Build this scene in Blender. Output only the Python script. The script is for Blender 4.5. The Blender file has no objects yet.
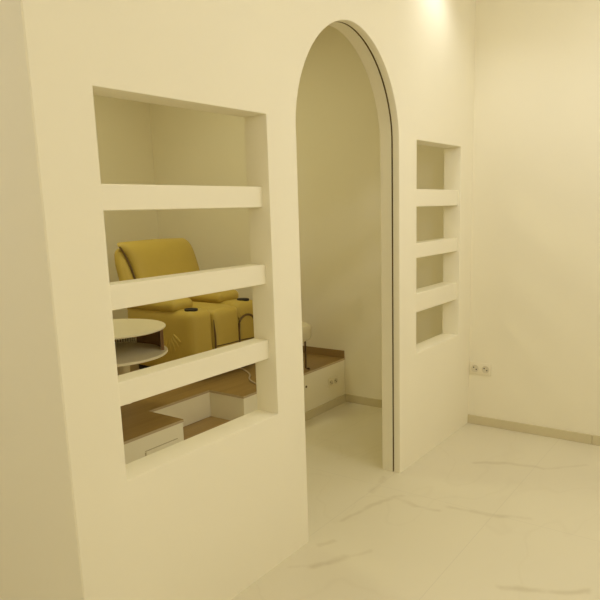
import bpy, bmesh, math, random
from mathutils import Vector, Matrix
random.seed(7)
PI = math.pi
scene = bpy.context.scene
COL = scene.collection

# ------------------------------------------------------------------ camera
F, CY, PITCH, ROLL, YAW = 635.7571, 331.9029, 0.187583, -0.032058, 0.937548
CAM = Vector((0.0, -1.4867, 1.4))
fw = Vector((math.sin(YAW) * math.cos(PITCH), math.cos(YAW) * math.cos(PITCH), -math.sin(PITCH)))
rt = Vector((math.cos(YAW), -math.sin(YAW), 0.0))
up = rt.cross(fw)
c_, s_ = math.cos(ROLL), math.sin(ROLL)
rt2 = c_ * rt + s_ * up
up2 = -s_ * rt + c_ * up
cd = bpy.data.cameras.new('camera')
cam = bpy.data.objects.new('camera', cd)
COL.objects.link(cam)
m = Matrix.Identity(4)
for i in range(3):
    m[i][0] = rt2[i]; m[i][1] = up2[i]; m[i][2] = -fw[i]; m[i][3] = CAM[i]
cam.matrix_world = m
cd.sensor_fit = 'HORIZONTAL'
cd.sensor_width = 36.0
cd.lens = F / 600.0 * 36.0
cd.shift_y = (CY - 300.0) / 600.0
cd.clip_start = 0.02
scene.camera = cam

# ------------------------------------------------------------------ world, lights, exposure
scene.view_settings.view_transform = 'Standard'
scene.view_settings.look = 'None'
scene.view_settings.gamma = 1.0
scene.view_settings.use_curve_mapping = False
scene.view_settings.exposure = 0.04
scene.cycles.max_bounces = 16
scene.cycles.diffuse_bounces = 12
w = bpy.data.worlds.new('world'); scene.world = w
w.use_nodes = True
w.node_tree.nodes['Background'].inputs[0].default_value = (0, 0, 0, 1)

CEIL = 2.72
WARM = (1.0, 1.0, 1.0)
SOFT = (1.0, 0.94, 0.56)

def downlight(x, y, power, col=WARM, spot=118, blend=0.9, r=0.04):
    ld = bpy.data.lights.new('downlight', 'SPOT')
    ld.energy = power; ld.color = col
    ld.spot_size = math.radians(spot); ld.spot_blend = blend
    ld.shadow_soft_size = r
    o = bpy.data.objects.new('downlight', ld); COL.objects.link(o)
    o.location = (x, y, CEIL - 0.02)
    return o

def fill_bulb(x, y, z, power, col=WARM):  # added bulb out of view, brightens ceiling and upper walls
    ld = bpy.data.lights.new('fill_bulb_light', 'POINT')
    ld.energy = power; ld.color = col; ld.shadow_soft_size = 0.12
    o = bpy.data.objects.new('fill_bulb_light', ld); COL.objects.link(o)
    o.location = (x, y, z)
    return o

def fill_panel(x, y, sx, sy, power, col=WARM):  # added area light under the ceiling, no real fitting
    ld = bpy.data.lights.new('fill_panel_light', 'AREA')
    ld.energy = power; ld.color = col
    ld.shape = 'RECTANGLE'; ld.size = sx; ld.size_y = sy
    o = bpy.data.objects.new('fill_panel_light', ld); COL.objects.link(o)
    o.location = (x, y, CEIL - 0.03)
    return o

downlight(3.26, -0.18, 8.5, WARM, 125)
downlight(3.10, -1.10, 13, WARM, 170, 0.8, 0.12)
fill_bulb(2.55, -1.60, 2.25, 16.5)
fill_bulb(0.50, -2.60, 2.25, 22)
fill_panel(-0.4, 0.7, 0.6, 0.6, 11.5)  # added fill on the corridor side, lifts the left end face
fill_panel(2.5, 1.6, 0.5, 0.5, 11.2, SOFT)  # added fill that raises the level in the inner room
# ------------------------------------------------------------------ materials
def nmat(name):
    mt = bpy.data.materials.new(name); mt.use_nodes = True
    nt = mt.node_tree
    return mt, nt, nt.nodes['Principled BSDF']

def N(nt, typ, **kw):
    n = nt.nodes.new(typ)
    for k, v in kw.items():
        setattr(n, k, v)
    return n

def simple(name, col, rough=0.5, var=0.04, scale=8.0, bump=0.0, bscale=200.0, metal=0.0):
    mt, nt, b = nmat(name)
    tc = N(nt, 'ShaderNodeTexCoord')
    no = N(nt, 'ShaderNodeTexNoise'); no.inputs['Scale'].default_value = scale; no.inputs['Detail'].default_value = 3
    nt.links.new(tc.outputs['Object'], no.inputs['Vector'])
    mx = N(nt, 'ShaderNodeMix', data_type='RGBA')
    mx.inputs['A'].default_value = (*[c * (1 - var) for c in col], 1)
    mx.inputs['B'].default_value = (*[min(1, c * (1 + var)) for c in col], 1)
    nt.links.new(no.outputs['Fac'], mx.inputs['Factor'])
    nt.links.new(mx.outputs['Result'], b.inputs['Base Color'])
    b.inputs['Roughness'].default_value = rough
    b.inputs['Metallic'].default_value = metal
    if bump:
        n2 = N(nt, 'ShaderNodeTexNoise'); n2.inputs['Scale'].default_value = bscale; n2.inputs['Detail'].default_value = 4
        nt.links.new(tc.outputs['Object'], n2.inputs['Vector'])
        bp = N(nt, 'ShaderNodeBump'); bp.inputs['Strength'].default_value = bump; bp.inputs['Distance'].default_value = 0.002
        nt.links.new(n2.outputs['Fac'], bp.inputs['Height'])
        nt.links.new(bp.outputs['Normal'], b.inputs['Normal'])
    return mt

M_WALL = simple('white_wall_paint', (0.85, 0.81, 0.67), 0.62, 0.012, 3.0, 0.12, 120)
M_PAINT = simple('white_board_paint', (0.85, 0.81, 0.67), 0.45, 0.012, 4.0, 0.06, 90)
M_CEIL = simple('white_ceiling_paint', (0.86, 0.82, 0.69), 0.8, 0.01)
M_LEATHER = simple('mustard_leather', (0.55, 0.415, 0.09), 0.5, 0.06, 9.0, 0.25, 260)
M_WELT = simple('brown_welt', (0.13, 0.075, 0.02), 0.5)
M_BLACK = simple('black_plastic', (0.02, 0.015, 0.010), 0.65)
M_STEEL = simple('dark_bronze_metal', (0.10, 0.06, 0.03), 0.4, metal=0.4)
M_TABLE = simple('white_lacquer', (0.78, 0.73, 0.58), 0.35, 0.02)
M_BROWN = simple('brown_inner_panel', (0.22, 0.12, 0.055), 0.5, 0.1)
M_CLOTH = simple('white_seat_fabric', (0.70, 0.645, 0.50), 0.85, 0.04, 30, 0.3, 500)
M_SOCK = simple('white_socket_plastic', (0.82, 0.77, 0.62), 0.3, 0.01)
M_SOCKIN = simple('grey_socket_dish', (0.66, 0.61, 0.48), 0.4, 0.01)
M_GAP = simple('dark_groove', (0.20, 0.13, 0.04), 0.7)
M_GAP_SHADE = simple('painted_gap_shade', (0.50, 0.44, 0.30), 0.7)  # shade of the hatch gap put into the colour
M_CORD = simple('pale_cord', (0.55, 0.45, 0.34), 0.5)

def wood_mat(name, c1, c2, plank=0.19, axis='X'):
    mt, nt, b = nmat(name)
    tc = N(nt, 'ShaderNodeTexCoord')
    mp = N(nt, 'ShaderNodeMapping')
    nt.links.new(tc.outputs['Object'], mp.inputs['Vector'])
    mp.inputs['Scale'].default_value = (1.2, 14, 14) if axis == 'X' else (14, 1.2, 14)
    no = N(nt, 'ShaderNodeTexNoise'); no.inputs['Scale'].default_value = 1.6; no.inputs['Detail'].default_value = 6; no.inputs['Distortion'].default_value = 0.6
    nt.links.new(mp.outputs['Vector'], no.inputs['Vector'])
    br = N(nt, 'ShaderNodeTexBrick')
    br.offset = 0.37
    br.inputs['Scale'].default_value = 1.0
    br.inputs['Brick Width'].default_value = 1.2
    br.inputs['Row Height'].default_value = plank
    br.inputs['Mortar Size'].default_value = 0.0012
    br.inputs['Color1'].default_value = (0.92, 0.92, 0.92, 1)
    br.inputs['Color2'].default_value = (1.06, 1.06, 1.06, 1)
    br.inputs['Mortar'].default_value = (0.6, 0.6, 0.6, 1)
    nt.links.new(tc.outputs['Object'], br.inputs['Vector'])
    mx = N(nt, 'ShaderNodeMix', data_type='RGBA')
    mx.inputs['A'].default_value = (*c1, 1); mx.inputs['B'].default_value = (*c2, 1)
    nt.links.new(no.outputs['Fac'], mx.inputs['Factor'])
    mu = N(nt, 'ShaderNodeMix', data_type='RGBA', blend_type='MULTIPLY'); mu.inputs['Factor'].default_value = 1.0
    nt.links.new(mx.outputs['Result'], mu.inputs['A']); nt.links.new(br.outputs['Color'], mu.inputs['B'])
    nt.links.new(mu.outputs['Result'], b.inputs['Base Color'])
    b.inputs['Roughness'].default_value = 0.4
    return mt

M_WOOD = wood_mat('oak_laminate', (0.25, 0.158, 0.052), (0.41, 0.275, 0.105))
M_WOODB = wood_mat('oak_skirting', (0.27, 0.17, 0.062), (0.37, 0.25, 0.10), 5.0, 'Y')
M_EDGE = simple('pale_wood_edge', (0.50, 0.40, 0.26), 0.45)

def marble_mat(name, base, vein, veins=(), tiles=True, vein_amt=0.5):
    mt, nt, b = nmat(name)
    L = nt.links.new
    tc = N(nt, 'ShaderNodeTexCoord')
    geo = N(nt, 'ShaderNodeNewGeometry')
    pos = geo.outputs['Position']
    # soft cloud
    cl = N(nt, 'ShaderNodeTexNoise'); cl.inputs['Scale'].default_value = 2.2; cl.inputs['Detail'].default_value = 5
    L(pos, cl.inputs['Vector'])
    # distorted coordinates for the veins
    dn = N(nt, 'ShaderNodeTexNoise'); dn.inputs['Scale'].default_value = 5.0; dn.inputs['Detail'].default_value = 5
    L(pos, dn.inputs['Vector'])
    sub = N(nt, 'ShaderNodeVectorMath', operation='SUBTRACT'); sub.inputs[1].default_value = (0.5, 0.5, 0.5)
    L(dn.outputs['Color'], sub.inputs[0])
    sc = N(nt, 'ShaderNodeVectorMath', operation='SCALE'); sc.inputs['Scale'].default_value = 0.10
    L(sub.outputs[0], sc.inputs[0])
    ad = N(nt, 'ShaderNodeVectorMath', operation='ADD')
    L(pos, ad.inputs[0]); L(sc.outputs[0], ad.inputs[1])
    P = ad.outputs[0]
    # general thin veins: |noise-0.5| small
    vn = N(nt, 'ShaderNodeTexNoise'); vn.inputs['Scale'].default_value = 0.9; vn.inputs['Detail'].default_value = 2
    mp = N(nt, 'ShaderNodeMapping'); mp.inputs['Rotation'].default_value = (0, 0, 0.6); mp.inputs['Scale'].default_value = (1.0, 2.2, 1.0)
    L(P, mp.inputs['Vector']); L(mp.outputs[0], vn.inputs['Vector'])
    s1 = N(nt, 'ShaderNodeMath', operation='SUBTRACT'); L(vn.outputs['Fac'], s1.inputs[0]); s1.inputs[1].default_value = 0.5
    a1 = N(nt, 'ShaderNodeMath', operation='ABSOLUTE'); L(s1.outputs[0], a1.inputs[0])
    r1 = N(nt, 'ShaderNodeMapRange'); L(a1.outputs[0], r1.inputs['Value'])
    r1.inputs['From Min'].default_value = 0.0; r1.inputs['From Max'].default_value = 0.010
    r1.inputs['To Min'].default_value = 0.07; r1.inputs['To Max'].default_value = 0.0
    acc = r1.outputs[0]
    # particular veins of these slabs
    for (x0, y0), (x1, y1), wd, st in veins:
        d = Vector((x1 - x0, y1 - y0, 0)); ln = d.length; d.normalize()
        o = N(nt, 'ShaderNodeVectorMath', operation='SUBTRACT'); L(P, o.inputs[0]); o.inputs[1].default_value = (x0, y0, 0)
        t = N(nt, 'ShaderNodeVectorMath', operation='DOT_PRODUCT'); L(o.outputs[0], t.inputs[0]); t.inputs[1].default_value = d
        cp = N(nt, 'ShaderNodeClamp'); L(t.outputs['Value'], cp.inputs[0]); cp.inputs[1].default_value = 0; cp.inputs[2].default_value = ln
        v = N(nt, 'ShaderNodeVectorMath', operation='SCALE'); v.inputs[0].default_value = d; L(cp.outputs[0], v.inputs['Scale'])
        e = N(nt, 'ShaderNodeVectorMath', operation='DISTANCE'); L(o.outputs[0], e.inputs[0]); L(v.outputs[0], e.inputs[1])
        r = N(nt, 'ShaderNodeMapRange'); L(e.outputs['Value'], r.inputs['Value'])
        r.interpolation_type = 'SMOOTHSTEP'
        r.inputs['From Min'].default_value = 0.0; r.inputs['From Max'].default_value = wd * 1.9
        r.inputs['To Min'].default_value = st * 0.55; r.inputs['To Max'].default_value = 0.0
        mxx = N(nt, 'ShaderNodeMath', operation='MAXIMUM'); L(acc, mxx.inputs[0]); L(r.outputs[0], mxx.inputs[1])
        acc = mxx.outputs[0]
    mul = N(nt, 'ShaderNodeMath', operation='MULTIPLY'); L(acc, mul.inputs[0])
    r3 = N(nt, 'ShaderNodeMapRange'); L(cl.outputs['Fac'], r3.inputs['Value'])
    r3.inputs['From Min'].default_value = 0.3; r3.inputs['From Max'].default_value = 0.65; r3.inputs['To Min'].default_value = 0.5
    L(r3.outputs[0], mul.inputs[1])
    base_mx = N(nt, 'ShaderNodeMix', data_type='RGBA')
    base_mx.inputs['A'].default_value = (*[c * 0.95 for c in base], 1); base_mx.inputs['B'].default_value = (*base, 1)
    L(cl.outputs['Fac'], base_mx.inputs['Factor'])
    mx = N(nt, 'ShaderNodeMix', data_type='RGBA')
    L(mul.outputs[0], mx.inputs['Factor']); L(base_mx.outputs['Result'], mx.inputs['A']); mx.inputs['B'].default_value = (*vein, 1)
    out = mx.outputs['Result']
    if tiles:
        sx = N(nt, 'ShaderNodeSeparateXYZ'); L(pos, sx.inputs[0])
        accj = None
        for ax, off, per in (('Y', 0.577, 0.6), ('X', -0.30, 1.2)):
            a = N(nt, 'ShaderNodeMath', operation='ADD'); L(sx.outputs[ax], a.inputs[0]); a.inputs[1].default_value = off + 12 * per + per / 2
            mo = N(nt, 'ShaderNodeMath', operation='MODULO'); L(a.outputs[0], mo.inputs[0]); mo.inputs[1].default_value = per
            s = N(nt, 'ShaderNodeMath', operation='SUBTRACT'); L(mo.outputs[0], s.inputs[0]); s.inputs[1].default_value = per / 2
            ab = N(nt, 'ShaderNodeMath', operation='ABSOLUTE'); L(s.outputs[0], ab.inputs[0])
            lt = N(nt, 'ShaderNodeMath', operation='LESS_THAN'); L(ab.outputs[0], lt.inputs[0]); lt.inputs[1].default_value = 0.0016
            if accj is None: accj = lt.outputs[0]
            else:
                mm = N(nt, 'ShaderNodeMath', operation='MAXIMUM'); L(accj, mm.inputs[0]); L(lt.outputs[0], mm.inputs[1]); accj = mm.outputs[0]
        mj = N(nt, 'ShaderNodeMix', data_type='RGBA')
        hf = N(nt, 'ShaderNodeMath', operation='MULTIPLY'); L(accj, hf.inputs[0]); hf.inputs[1].default_value = 0.32
        L(hf.outputs[0], mj.inputs['Factor']); L(out, mj.inputs['A']); mj.inputs['B'].default_value = (0.52, 0.48, 0.40, 1)
        out = mj.outputs['Result']
    L(out, b.inputs['Base Color'])
    b.inputs['Roughness'].default_value = 0.32
    b.inputs['Specular IOR Level'].default_value = 0.35
    return mt

VEINS = [((1.838, -0.04), (1.88, -0.119), 0.01, 0.5),
         ((1.88, -0.119), (2.019, -0.197), 0.018, 0.9),
         ((2.019, -0.197), (2.12, -0.266), 0.011, 0.7),
         ((3.234, -0.285), (3.319, -0.424), 0.016, 0.8),
         ((3.319, -0.424), (3.348, -0.603), 0.014, 0.7),
         ((3.348, -0.603), (3.505, -0.806), 0.012, 0.5),
         ((2.659, -0.332), (2.666, -0.477), 0.012, 0.5),
         ((2.666, -0.477), (2.684, -0.58), 0.016, 0.8),
         ((2.684, -0.58), (2.756, -0.711), 0.016, 0.8),
         ((2.148, -0.794), (2.215, -0.92), 0.016, 0.7),
         ((2.215, -0.92), (2.301, -1.074), 0.014, 0.6),
         ((2.289, -0.029), (2.554, -0.064), 0.014, 0.6),
         ((2.554, -0.064), (2.655, -0.121), 0.014, 0.6),
         ((2.606, 0.022), (2.796, 0.039), 0.012, 0.5),
         ((2.622, -0.111), (2.586, -0.236), 0.014, 0.6),
         ((2.586, -0.236), (2.606, -0.345), 0.012, 0.6),
         ((2.043, -0.057), (2.105, -0.092), 0.012, 0.6)]
M_FLOOR = marble_mat('white_marble_tiles', (0.73, 0.685, 0.54), (0.38, 0.31, 0.18), VEINS)
M_MARB = marble_mat('grey_marble_skirting', (0.64, 0.575, 0.39), (0.48, 0.42, 0.27), (), False)

# ------------------------------------------------------------------ mesh helpers
def link(name, bm, mat, parent=None, smooth=False, sharp=35):
    bmesh.ops.recalc_face_normals(bm, faces=bm.faces[:])
    me = bpy.data.meshes.new(name); bm.to_mesh(me); bm.free()
    mats = mat if isinstance(mat, (list, tuple)) else [mat]
    for q in mats: me.materials.append(q)
    if smooth:
        for p in me.polygons: p.use_smooth = True
        me.set_sharp_from_angle(angle=math.radians(sharp))
    o = bpy.data.objects.new(name, me); COL.objects.link(o)
    if parent is not None:
        o.parent = parent
        o.matrix_parent_inverse = Matrix.Translation(parent.location).inverted()
    return o

def site(p):
    """furniture was measured in a first survey of the room; this lays it out on the final deck"""
    return Vector((0.9953 * p.x - 0.090, 1.0315 * p.y - 0.0294, 1.0119 * (p.z - 0.32) + 0.3315))

def flink(name, bm, *a, **k):
    for v in bm.verts: v.co = site(v.co)
    return link(name, bm, *a, **k)

def struct(o):
    o['kind'] = 'structure'; return o

def tag(o, label, cat, group=None):
    o['label'] = label; o['category'] = cat
    if group: o['group'] = group
    return o

def thing(name, label, cat, loc, group=None):
    o = bpy.data.objects.new(name, None); COL.objects.link(o); o.location = loc
    o.empty_display_size = 0.05
    return tag(o, label, cat, group)

def box(bm, x0, x1, y0, y1, z0, z1, bev=0.0, seg=2):
    g = bmesh.ops.create_cube(bm, size=1.0)
    vs = g['verts']
    for v in vs:
        v.co = Vector((x0 if v.co.x < 0 else x1, y0 if v.co.y < 0 else y1, z0 if v.co.z < 0 else z1))
    if bev:
        es = list({e for v in vs for e in v.link_edges})
        bmesh.ops.bevel(bm, geom=es, offset=bev, segments=seg, affect='EDGES', profile=0.5)
    return bm

def cushion(bm, x0, x1, y0, y1, z0, z1, r=0.03, puff=0.01, n=14, warp=None):
    """rounded, slightly inflated upholstered block"""
    g = bmesh.ops.create_cube(bm, size=2.0)
    es = list({e for v in g['verts'] for e in v.link_edges})
    bmesh.ops.subdivide_edges(bm, edges=es, cuts=n, use_grid_fill=True)
    vs = bm.verts[:]
    C = Vector(((x0 + x1) / 2, (y0 + y1) / 2, (z0 + z1) / 2)); H = Vector(((x1 - x0) / 2, (y1 - y0) / 2, (z1 - z0) / 2))
    for v in vs:
        u = v.co.copy()
        for i in range(3): u[i] = max(-1, min(1, u[i]))
        # concentrate grid lines toward the edges
        q = Vector([math.sin(u[i] * PI / 2) for i in range(3)])
        p = Vector([q[i] * H[i] for i in range(3)])
        inner = Vector([max(-(H[i] - r), min(H[i] - r, p[i])) for i in range(3)])
        d = p - inner
        if d.length > 1e-9: p = inner + d.normalized() * r
        for i in range(3):
            j, k = (i + 1) % 3, (i + 2) % 3
            if abs(q[i]) > 0.98:
                p[i] += math.copysign(puff, q[i]) * (1 - q[j] ** 2) * (1 - q[k] ** 2)
        w_ = C + p
        v.co = warp(w_) if warp else w_
    return bm

def tube(bm, pts, r, seg=8, cap=True):
    pts = [Vector(p) for p in pts]
    rings = []
    for i, p in enumerate(pts):
        d = (pts[min(i + 1, len(pts) - 1)] - pts[max(i - 1, 0)]).normalized()
        a = Vector((0, 0, 1)) if abs(d.z) < 0.9 else Vector((1, 0, 0))
        u = d.cross(a).normalized(); v = d.cross(u).normalized()
        rr = r[i] if isinstance(r, (list, tuple)) else r
        rings.append([bm.verts.new(p + (u * math.cos(2 * PI * k / seg) + v * math.sin(2 * PI * k / seg)) * rr) for k in range(seg)])
    for a, b in zip(rings, rings[1:]):
        for k in range(seg):
            bm.faces.new((a[k], a[(k + 1) % seg], b[(k + 1) % seg], b[k]))
    if cap:
        bm.faces.new(rings[0][::-1]); bm.faces.new(rings[-1])
    return bm

def lathe(bm, prof, cx, cy, seg=64):
    """prof: list of (radius, z); closes on the axis where radius is 0"""
    rings = []
    for r, z in prof:
        if r < 1e-6: rings.append([bm.verts.new((cx, cy, z))])
        else: rings.append([bm.verts.new((cx + r * math.cos(2 * PI * k / seg), cy + r * math.sin(2 * PI * k / seg), z)) for k in range(seg)])
    for a, b in zip(rings, rings[1:]):
        for k in range(seg):
            k2 = (k + 1) % seg
            f = []
            if len(a) == 1: f = [a[0], b[k], b[k2]]
            elif len(b) == 1: f = [a[k], a[k2], b[0]]
            else: f = [a[k], a[k2], b[k2], b[k]]
            bm.faces.new(f)
    return bm

def bez(p0, p1, p2, n=10):
    p0, p1, p2 = Vector(p0), Vector(p1), Vector(p2)
    return [(1 - t) ** 2 * p0 + 2 * t * (1 - t) * p1 + t * t * p2 for t in [i / n for i in range(n + 1)]]

# ------------------------------------------------------------------ the setting
XR = 3.860            # right wall
YB = 2.86             # back wall of the raised room
WT = 0.1085            # partition thickness
X0, X1W, Y0 = -1.6, 0.944, -3.2
def slab(name, mat, *b):
    bm = bmesh.new(); box(bm, *b); return struct(link(name, bm, mat))

slab('floor', M_FLOOR, X0 - .1, XR + .1, Y0 - .1, YB + .1, -0.1, 0.0)
slab('ceiling', M_CEIL, X0 - .1, XR + .1, Y0 - .1, YB + .1, CEIL, CEIL + 0.1)
slab('wall_right', M_WALL, XR, XR + 0.1, Y0 - .1, YB + .1, 0.0, CEIL)
slab('wall_rear', M_WALL, X0 - .1, XR, Y0 - .1, Y0, 0.0, CEIL)
slab('wall_far_left', M_WALL, X0 - .1, X0, Y0, YB + .1, 0.0, CEIL)
slab('wall_back', M_WALL, X0, XR, YB, YB + .1, 0.0, CEIL)
slab('wall_left', M_WALL, X1W, X1W + WT, WT, YB, 0.0, CEIL)

# the partition with the shelf openings and the arched doorway
OX0, OX1, OZ0, OZ1 = 1.129, 1.864, 0.625, 1.745
NX0, NX1, NZ0, NZ1 = 3.087, 3.673, 0.621, 1.739
ACX, AA, AZS, AB, AN = 2.467, 0.424, 1.72, 0.456, 1.9
def rect_loop(x0, x1, z0, z1):
    def f(o):
        return [(x0 - o, z0 - o), (x1 + o, z0 - o), (x1 + o, z1 + o), (x0 - o, z1 + o)]
    return f
def arch_loop(o):
    a, b = AA + o, AB + o
    pts = [(ACX + a, -0.08)]
    K = 56
    for k in range(K + 1):
        t = PI * k / K
        c, s = math.cos(t), math.sin(t)
        pts.append((ACX + a * math.copysign(abs(c) ** (2 / AN), c), AZS + b * abs(s) ** (2 / AN)))
    pts.append((ACX - a, -0.08))
    return pts
def partition():
    bm = bmesh.new()
    c = 0.004
    plain = [(c, 0), (c * .3, c * .3), (0, c), (0, WT - c), (c, WT)]
    groove = [(c, 0), (c * .3, c * .3), (0, c), (0, .035), (.012, .035), (.012, .043), (0, .043), (0, WT - c), (c, WT)]
    loops = [(rect_loop(OX0, OX1, OZ0, OZ1), plain, False), (rect_loop(NX0, NX1, NZ0, NZ1), plain, False), (arch_loop, groove, True)]
    def ring(pts, y): return [bm.verts.new((x, y, z)) for x, z in pts]
    def edges(r): return [bm.edges.new((r[i], r[(i + 1) % len(r)])) for i in range(len(r))]
    outer = [(X1W, -0.1), (XR, -0.1), (XR, CEIL), (X1W, CEIL)]
    # keep a soft plaster edge on the free corner
    of = ring([(X1W + c, -0.1), (XR, -0.1), (XR, CEIL), (X1W + c, CEIL)], 0)
    o2 = ring(outer, c); ob = ring(outer, WT)
    fe = edges(of); be = edges(ob)
    for a, b in ((of, o2), (o2, ob)):
        for i in range(4): bm.faces.new((a[i], a[(i + 1) % 4], b[(i + 1) % 4], b[i]))
    for f, prof, gr in loops:
        rings = [ring(f(o), y) for o, y in prof]
        fe += edges(rings[0]); be += edges(rings[-1])
        for j, (a, b) in enumerate(zip(rings, rings[1:])):
            n = len(a)
            for i in range(n):
                fc = bm.faces.new((a[i], a[(i + 1) % n], b[(i + 1) % n], b[i]))
                if gr and j in (3, 4, 5): fc.material_index = 1
    bmesh.ops.triangle_fill(bm, use_beauty=True, use_dissolve=False, edges=fe)
    bmesh.ops.triangle_fill(bm, use_beauty=True, use_dissolve=False, edges=be)
    return struct(link('wall_front', bm, [M_WALL, M_GAP], smooth=True, sharp=30))
partition()

# marble skirtings
SK, ST = 0.058, 0.010
def skirting(name, mat, runs, axis, fixed, sign, z0, z1, th=ST, parent=None):
    bm = bmesh.new()
    for a, b in runs:
        if axis == 'Y': box(bm, min(fixed, fixed + sign * th), max(fixed, fixed + sign * th), a, b, z0, z1, 0.0015, 1)
        else: box(bm, a, b, min(fixed, fixed + sign * th), max(fixed, fixed + sign * th), z0, z1, 0.0015, 1)
    return link(name, bm, mat, parent)
struct(skirting('baseboard_right', M_MARB, [(-1.959, -0.759), (-0.757, 0.0)], 'Y', XR, -1, 0, SK))
struct(skirting('baseboard_inner', M_MARB, [(WT, 0.948)], 'Y', XR, -1, 0, SK))

# ------------------------------------------------------------------ raised platform
PZ, PY = 0.3315, 0.948
SX0, SX1, SY, SZ = 2.235, 2.728, 1.227, 0.162
plat = thing('platform', 'white raised platform with wooden deck and a cut-in wooden step behind the openings', 'platform', (2.5, 1.8, 0))
PXL, PXR, PYB = X1W + WT + .003, XR - .003, YB - .003
def riser():
    bm = bmesh.new()
    top = PZ - 0.014
    out = [(PXL, PY), (SX0, PY), (SX0, SY), (SX1, SY), (SX1, PY), (PXR, PY), (PXR, PYB), (PXL, PYB)]
    a = [bm.verts.new((x, y, 0)) for x, y in out]; b = [bm.verts.new((x, y, top)) for x, y in out]
    n = len(out)
    for i in range(n): bm.faces.new((a[i], a[(i + 1) % n], b[(i + 1) % n], b[i]))
    bm.faces.new(b); bm.faces.new(a[::-1])
    return bm
link('riser', riser(), M_PAINT, plat)
def deck():
    bm = bmesh.new()
    o = 0.004
    out = [(PXL, PY - o), (SX0 + o, PY - o), (SX0 + o, SY - o), (SX1 - o, SY - o), (SX1 - o, PY - o), (PXR, PY - o), (PXR, PYB), (PXL, PYB)]
    a = [bm.verts.new((x, y, PZ - 0.014)) for x, y in out]; b = [bm.verts.new((x, y, PZ)) for x, y in out]
    n = len(out)
    for i in range(n):
        f = bm.faces.new((a[i], a[(i + 1) % n], b[(i + 1) % n], b[i])); f.material_index = 1
    bm.faces.new(b); f = bm.faces.new(a[::-1]); f.material_index = 1
    return bm
link('deck', deck(), [M_WOOD, M_EDGE], plat)
bm = bmesh.new(); box(bm, SX0 + .002, SX1 - .002, PY, SY - .002, 0.0, SZ - 0.012); link('step_riser', bm, M_PAINT, plat)
bm = bmesh.new(); box(bm, SX0 + .002, SX1 - .002, PY - .004, SY - .002, SZ - 0.012, SZ); link('step_tread', bm, M_WOOD, plat)
skirting('platform_skirting', M_MARB, [(SX1, XR - ST)], 'X', PY, -1, 0, SK, parent=plat)
# access hatch in the riser, a thin board; its shadow gap is only strips coloured darker
hx0, hx1, hz0, hz1 = 1.975, 2.19, 0.07, 0.237
bm = bmesh.new(); box(bm, hx0, hx1, PY - .006, PY, hz0, hz1, 0.001, 1)
hatch = link('access_panel', bm, M_PAINT, plat)
bm = bmesh.new(); box(bm, hx0 - .006, hx0, PY - .0015, PY, hz0, hz1 - .004)
box(bm, hx0 - .004, hx1, PY - .0015, PY, hz1, hz1 + .004); link('gap_shade_strip', bm, M_GAP_SHADE, hatch)

struct(skirting('baseboard_deck_right', M_WOODB, [(PY, YB)], 'Y', XR, -1, PZ, PZ + 0.055, 0.012))
struct(skirting('baseboard_deck_back', M_WOODB, [(PXL, XR - .012)], 'X', YB, -1, PZ, PZ + 0.055, 0.012))

# ------------------------------------------------------------------ shelf boards across the openings
def shelf(x0, x1, z0, z1, ys, label, grp):
    bm = bmesh.new(); box(bm, x0, x1, ys, WT, z0, z1, 0.003, 2)
    tag(link('shelf_board', bm, M_PAINT), label, 'shelf', grp)
for z0, z1, l in ((1.4185, 1.493, 'topmost thick white shelf board in the wide opening left of the arch'),
                  (1.133, 1.207, 'middle thick white shelf board in the wide opening left of the arch'),
                  (0.8425, 0.917, 'lowest thick white shelf board in the wide opening left of the arch')):
    shelf(OX0, OX1, z0, z1, 0.034, l, 'shelf boards in the wide opening')
for z0, z1, l in ((1.404, 1.494, 'topmost white shelf board in the narrow opening right of the arch'),
                  (1.134, 1.211, 'middle white shelf board in the narrow opening right of the arch'),
                  (0.840, 0.943, 'lowest white shelf board in the narrow opening right of the arch')):
    shelf(NX0, NX1, z0, z1, 0.016, l, 'shelf boards in the narrow opening')

# ------------------------------------------------------------------ power sockets
def socket(label, origin, along, out, wdt, hgt):
    """double wall socket; along = horizontal direction on the wall, out = wall normal"""
    O = Vector(origin); A = Vector(along); B = Vector(out); Z = Vector((0, 0, 1))
    t = thing('power_socket', label, 'socket', O)
    def tr(bm):
        for v in bm.verts: v.co = O + A * v.co.x + B * v.co.y + Z * v.co.z
        return bm
    bm = bmesh.new(); box(bm, -wdt / 2, wdt / 2, 0, 0.008, -hgt / 2, hgt / 2, 0.003, 2)
    link('frame', tr(bm), M_SOCK, t, True)
    for sx in (-wdt / 4, wdt / 4):
        bm = bmesh.new()
        r = hgt * 0.30
        lathe(bm, [(r, 0.0), (r, 0.010), (r * .86, 0.0105), (r * .80, 0.0085), (0, 0.0085)], 0, 0, 28)
        for v in bm.verts: v.co = Vector((sx + v.co.x, v.co.z, v.co.y))
        ins = link('socket_dish', tr(bm), M_SOCKIN, t, True)
        for dx in (-1, 1):
            bm = bmesh.new()
            lathe(bm, [(0.0042, 0.008), (0.0042, 0.0093), (0, 0.0093)], 0, 0, 12)
            for v in bm.verts: v.co = Vector((sx + dx * 0.0085 + v.co.x, v.co.z, v.co.y - dx * 0.006))
            link('pin_hole', tr(bm), M_BLACK, ins)
socket('white double power socket low on the bright right wall', (XR, -0.077, 0.374), (0, -1, 0), (-1, 0, 0), 0.138, 0.078)
socket('white double power socket on the platform riser seen through the arch', (3.692, PY, 0.191), (1, 0, 0), (0, -1, 0), 0.118, 0.066)

# small round fitting on the riser, next to the arch's left edge
bm = bmesh.new(); lathe(bm, [(0.008, 0.0), (0.008, 0.004), (0.005, 0.006), (0, 0.006)], 0, 0, 20)
for v in bm.verts: v.co = Vector((3.367 + v.co.x, PY - v.co.z, 0.233 + v.co.y))
tag(link('riser_stud', bm, M_WELT, smooth=True), 'small round dark stud on the white riser below the stool', 'stud')

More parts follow.
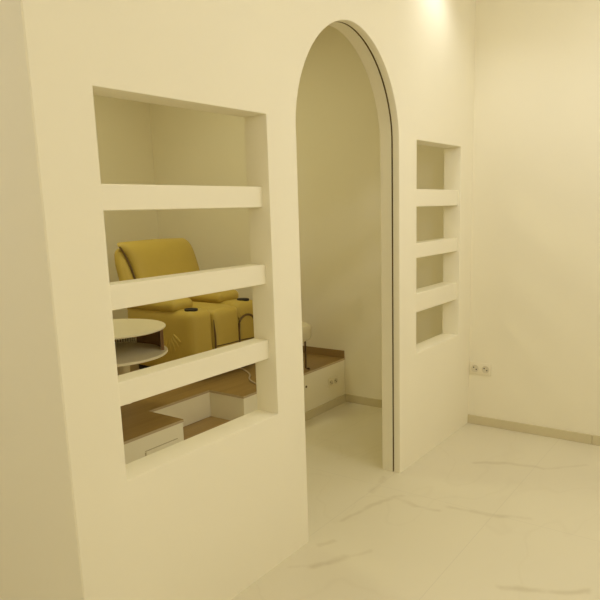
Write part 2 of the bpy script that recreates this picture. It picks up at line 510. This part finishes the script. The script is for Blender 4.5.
# ------------------------------------------------------------------ recliner
DZ = 0.32
rec = thing('recliner_chair', 'mustard yellow leather recliner armchair with cup holders on the wooden deck', 'armchair', (3.12, 1.78, PZ))
LX0, LX1, RX0, RX1 = 2.90, 3.10, 3.345, 3.57
FY, BYK = 1.40, 2.03
bm = bmesh.new(); box(bm, 2.97, 3.52, 1.47, 2.02, DZ, DZ + 0.055, 0.008, 2); flink('base', bm, M_BLACK, rec)
bm = bmesh.new(); cushion(bm, LX1 - .02, RX0 + .02, 1.43, 2.0, DZ + .06, 0.66, 0.03, 0.0); flink('seat_frame', bm, M_LEATHER, rec, True, 60)
bm = bmesh.new(); cushion(bm, LX1 - .005, RX0 + .005, 1.405, 1.96, 0.58, 0.765, 0.05, 0.012); flink('seat', bm, M_LEATHER, rec, True, 60)
bm = bmesh.new(); cushion(bm, LX1 + .004, RX0 - .004, 1.388, 1.45, DZ + .065, 0.755, 0.028, 0.008)
foot = flink('footrest', bm, M_LEATHER, rec, True, 60)
bm = bmesh.new(); tube(bm, [(LX1 + .006, 1.386, 0.525), (3.22, 1.379, 0.523), (RX0 - .006, 1.386, 0.521)], 0.004, 8); flink('seam', bm, M_WELT, foot)

def arm(x0, x1, pleats_side, arc, cupxy, padend):
    bm = bmesh.new(); cushion(bm, x0, x1, FY, BYK, DZ + .05, 0.775, 0.045, 0.008, 16)
    a = flink('armrest', bm, M_LEATHER, rec, True, 60)
    # puffy pad along the top, cup holder at its front
    bm = bmesh.new(); cushion(bm, x0 - .004, x1 - .01, padend, BYK + .03, 0.755, 0.842, 0.042, 0.006, 14)
    flink('arm_pad', bm, M_LEATHER, a, True, 60)
    cx, cy = cupxy
    zt = 0.7875
    bm = bmesh.new(); lathe(bm, [(0.043, zt - .03), (0.043, zt - .003), (0.041, zt - .0015), (0.037, zt - .002), (0.035, zt - .003), (0, zt - .003)], cx, cy, 40)
    flink('cup_holder', bm, M_BLACK, a, True)
    if arc:
        xm, zr = (x0 - .006 + x1 - .06) / 2, 0.655
        ra = xm - (x0 - .004)
        pts = [(xm - ra, FY - .004, DZ + .08), (xm - ra, FY - .004, zr - .06)]
        pts += [(xm - ra * math.cos(t), FY - .008, zr - .03 + 0.062 * math.sin(t)) for t in [PI * k / 16 for k in range(17)]]
        pts += [(xm + ra, FY - .004, DZ + .08)]
        bm = bmesh.new(); tube(bm, pts, 0.008, 8); flink('welt', bm, M_WELT, a, True)
        bm = bmesh.new()
        for k in range(9):
            t = PI * (0.14 + 0.72 * k / 8)
            c, s = math.cos(t), math.sin(t)
            tube(bm, [(xm - ra * c * q, FY - .001, zr - .03 + 0.062 * s * q + (q - 1) * .02) for q in (1.06, 1.25, 1.45)], [0.006, 0.0055, 0.002], 8)
        flink('gather', bm, M_LEATHER, a, True, 80)
        bm = bmesh.new(); tube(bm, [(x0 + .002, FY - .005, 0.520), ((x0 + x1) / 2, FY - .010, 0.516), (x1 - .045, FY - .007, 0.512)], 0.004, 8); flink('seam', bm, M_WELT, a)
    if pleats_side:
        bm = bmesh.new()
        yc, zc = 1.612, 0.650
        for k in range(8):
            t = math.radians(-70 + 130 * k / 7)
            d = Vector((0, -math.sin(t), -math.cos(t)))
            p0 = Vector((x0 - .002, yc, zc))
            ln = 0.135 - 0.03 * abs(k - 3.5) / 3.5
            pts = [p0 + d * (0.035 + ln * q) + Vector((0.004 * (2 * q - 1) ** 2, 0, -0.02 * q * q)) for q in (0, .25, .5, .75, 1)]
            tube(bm, pts, [0.002, .008, .011, .009, .002], 8)
        flink('gather', bm, M_LEATHER, a, True, 80)
    return a
arm(LX0, LX1, True, False, (2.972, 1.470), 1.545)
arm(RX0, RX1, False, True, (3.485, 1.470), 1.55)
bm = bmesh.new(); tube(bm, [(LX1 + .002, FY - .002, DZ + .09), (LX1 + .002, FY - .006, 0.60), (LX1 - .002, FY - .002, 0.70)], [.006, .006, .002], 8)
flink('welt', bm, M_WELT, rec, True)

# backrest: side wings (shell) and a puffy front panel outlined by a dark welt
def lean(z): return 1.90 + 0.30 * (z - 0.70)
def shell_warp(p):
    k = max(0.0, min(1.0, (p.z - 1.02) / 0.16))
    side = max(-1.0, min(1.0, (p.x - 3.26) / 0.33))
    return Vector((p.x - 0.035 * k * k * side, p.y + lean(p.z), p.z))
bm = bmesh.new(); cushion(bm, 2.922, 3.625, 0.035, 0.135, 0.60, 1.165, 0.045, 0.012, 16, shell_warp)
back = flink('backrest', bm, M_LEATHER, rec, True, 60)
def xl(z): return 2.918 + 0.078 * (1 - math.exp(-max(0.0, 1.20 - z) / 0.10))
def round_in(z, r=0.032, zt=1.205):
    k = max(0.0, z - (zt - r))
    return r - math.sqrt(max(0.0, r * r - k * k))
def xr(z):
    k = max(0.0, (1.215 - z))
    return 3.57 + 0.05 * (1 - math.exp(-k / 0.05))
def front_panel():
    bm = bmesh.new()
    nu, nv = 26, 26
    G = []
    for layer in (0, 1):
        g = []
        for j in range(nv + 1):
            v = math.sin(j / nv * PI / 2); z = 0.70 + 0.505 * v
            row = []
            for i in range(nu + 1):
                u = i / nu
                xa, xb = xl(z) + round_in(z), xr(z) - round_in(z)
                x = xa + (xb - xa) * u
                e = (1 - abs(2 * u - 1) ** 5) * (1 - abs(2 * v - 1) ** 7)
                y = lean(z) + 0.04 - (0.075 * e ** 0.5 if layer == 0 else -0.05 * e ** 0.5)
                zz = z + (0.006 * math.sin(PI * u) if j == nv else 0)
                row.append((x, y, zz))
            g.append(row)
        G.append(g)
    V0 = [[bm.verts.new(p) for p in r] for r in G[0]]
    V1 = [[V0[j][i] if i in (0, nu) or j in (0, nv) else bm.verts.new(G[1][j][i]) for i in range(nu + 1)] for j in range(nv + 1)]
    for V in (V0, V1):
        for j in range(nv):
            for i in range(nu):
                bm.faces.new((V[j][i], V[j][i + 1], V[j + 1][i + 1], V[j + 1][i]))
    return bm
flink('back_panel', front_panel(), M_LEATHER, back, True, 70)
bm = bmesh.new(); tube(bm, [(xl(z) - .004, lean(z) + 0.022, z) for z in [1.176 - 0.02 * k for k in range(22)]], 0.0065, 8)
flink('welt', bm, M_WELT, back, True)

# ------------------------------------------------------------------ round side table
TX, TY = 2.098, 1.33
tab = thing('side_table', 'round white two-tier side table left of the yellow recliner', 'table', (TX, TY, PZ))
ZT, ZL = 0.817, 0.681
def disc(name, r, z0, z1, par=tab):
    bm = bmesh.new(); e = 0.003
    lathe(bm, [(0, z0), (r - e, z0), (r, z0 + e), (r, z1 - e), (r - e, z1), (0, z1)], TX, TY, 96)
    return link(name, bm, M_TABLE, par, True)
disc('table_top', 0.304, ZT - .011, ZT)
disc('lower_shelf', 0.306, ZL - .014, ZL)
def curved(a0, a1, r0, r1, z0, z1, n):
    bm = bmesh.new()
    rows = []
    for k in range(n + 1):
        t = math.radians(a0 + (a1 - a0) * k / n); c, s = math.cos(t), math.sin(t)
        rows.append([bm.verts.new((TX + r * c, TY + r * s, z)) for r, z in ((r0, z0), (r1, z0), (r1, z1), (r0, z1))])
    for a, b in zip(rows, rows[1:]):
        for i in range(4): bm.faces.new((a[i], a[(i + 1) % 4], b[(i + 1) % 4], b[i]))
    bm.faces.new(rows[0][::-1]); bm.faces.new(rows[-1])
    return bm
link('back_panel', curved(-48, 19, 0.272, 0.288, ZL, ZT - .011, 24), M_BROWN, tab, True)
link('back_lining', curved(19, 110, 0.292, 0.297, ZL, ZT - .011, 30), M_BROWN, tab, True)
for k in range(20):
    a = 20.5 + k * 2.95
    link('slat', curved(a, a + 1.5, 0.280, 0.292, ZL, ZT - .011, 2), M_TABLE, tab)
for lx, ly in ((2.275, 1.455), (1.975, 1.43), (2.0, 1.22)):
    bm = bmesh.new(); lathe(bm, [(0.030, PZ), (0.040, ZL - .014), (0, ZL - .014)], lx, ly, 24)
    link('leg', bm, M_TABLE, tab, True)

# ------------------------------------------------------------------ stool half hidden by the arch's left jamb
SXc, SYc = 3.374, 1.073
st = thing('stool', 'white padded stool on thin dark legs at the platform edge', 'stool', (SXc, SYc, PZ))
bm = bmesh.new(); lathe(bm, [(0, .542), (.115, .542), (.132, .548), (.143, .565), (.145, .622), (.139, .640), (.121, .650), (.07, .654), (0, .655)], SXc, SYc, 56)
link('seat', bm, M_CLOTH, st, True, 60)
for sx, sy in ((1, -1), (1, 1), (-1, 1), (-1, -1)):
    bm = bmesh.new()
    x, y = SXc + sx * .071, SYc + sy * .071
    tube(bm, [(x, y, .542), (x, y, .44), (x, y, PZ + .007), (x + .004 * sx, y + sy * .012, PZ + .006), (x + .004 * sx, y + sy * .028, PZ + .006)], .006, 10)
    link('leg', bm, M_STEEL, st, True)

# ------------------------------------------------------------------ loose cord on the deck
bm = bmesh.new()
pts = bez((3.36, 1.46, 0.32 + .006), (3.28, 1.24, 0.32 + .006), (3.17, 1.18, 0.32 + .006)) + bez((3.17, 1.18, 0.32 + .006), (3.10, 1.13, 0.32 + .006), (3.06, 1.02, 0.32 + .006))[1:]
tube(bm, pts, 0.0055, 8)
tag(flink('loose_cable', bm, M_CORD, smooth=True), 'thin pale cord lying on the wooden deck in front of the recliner', 'cord')
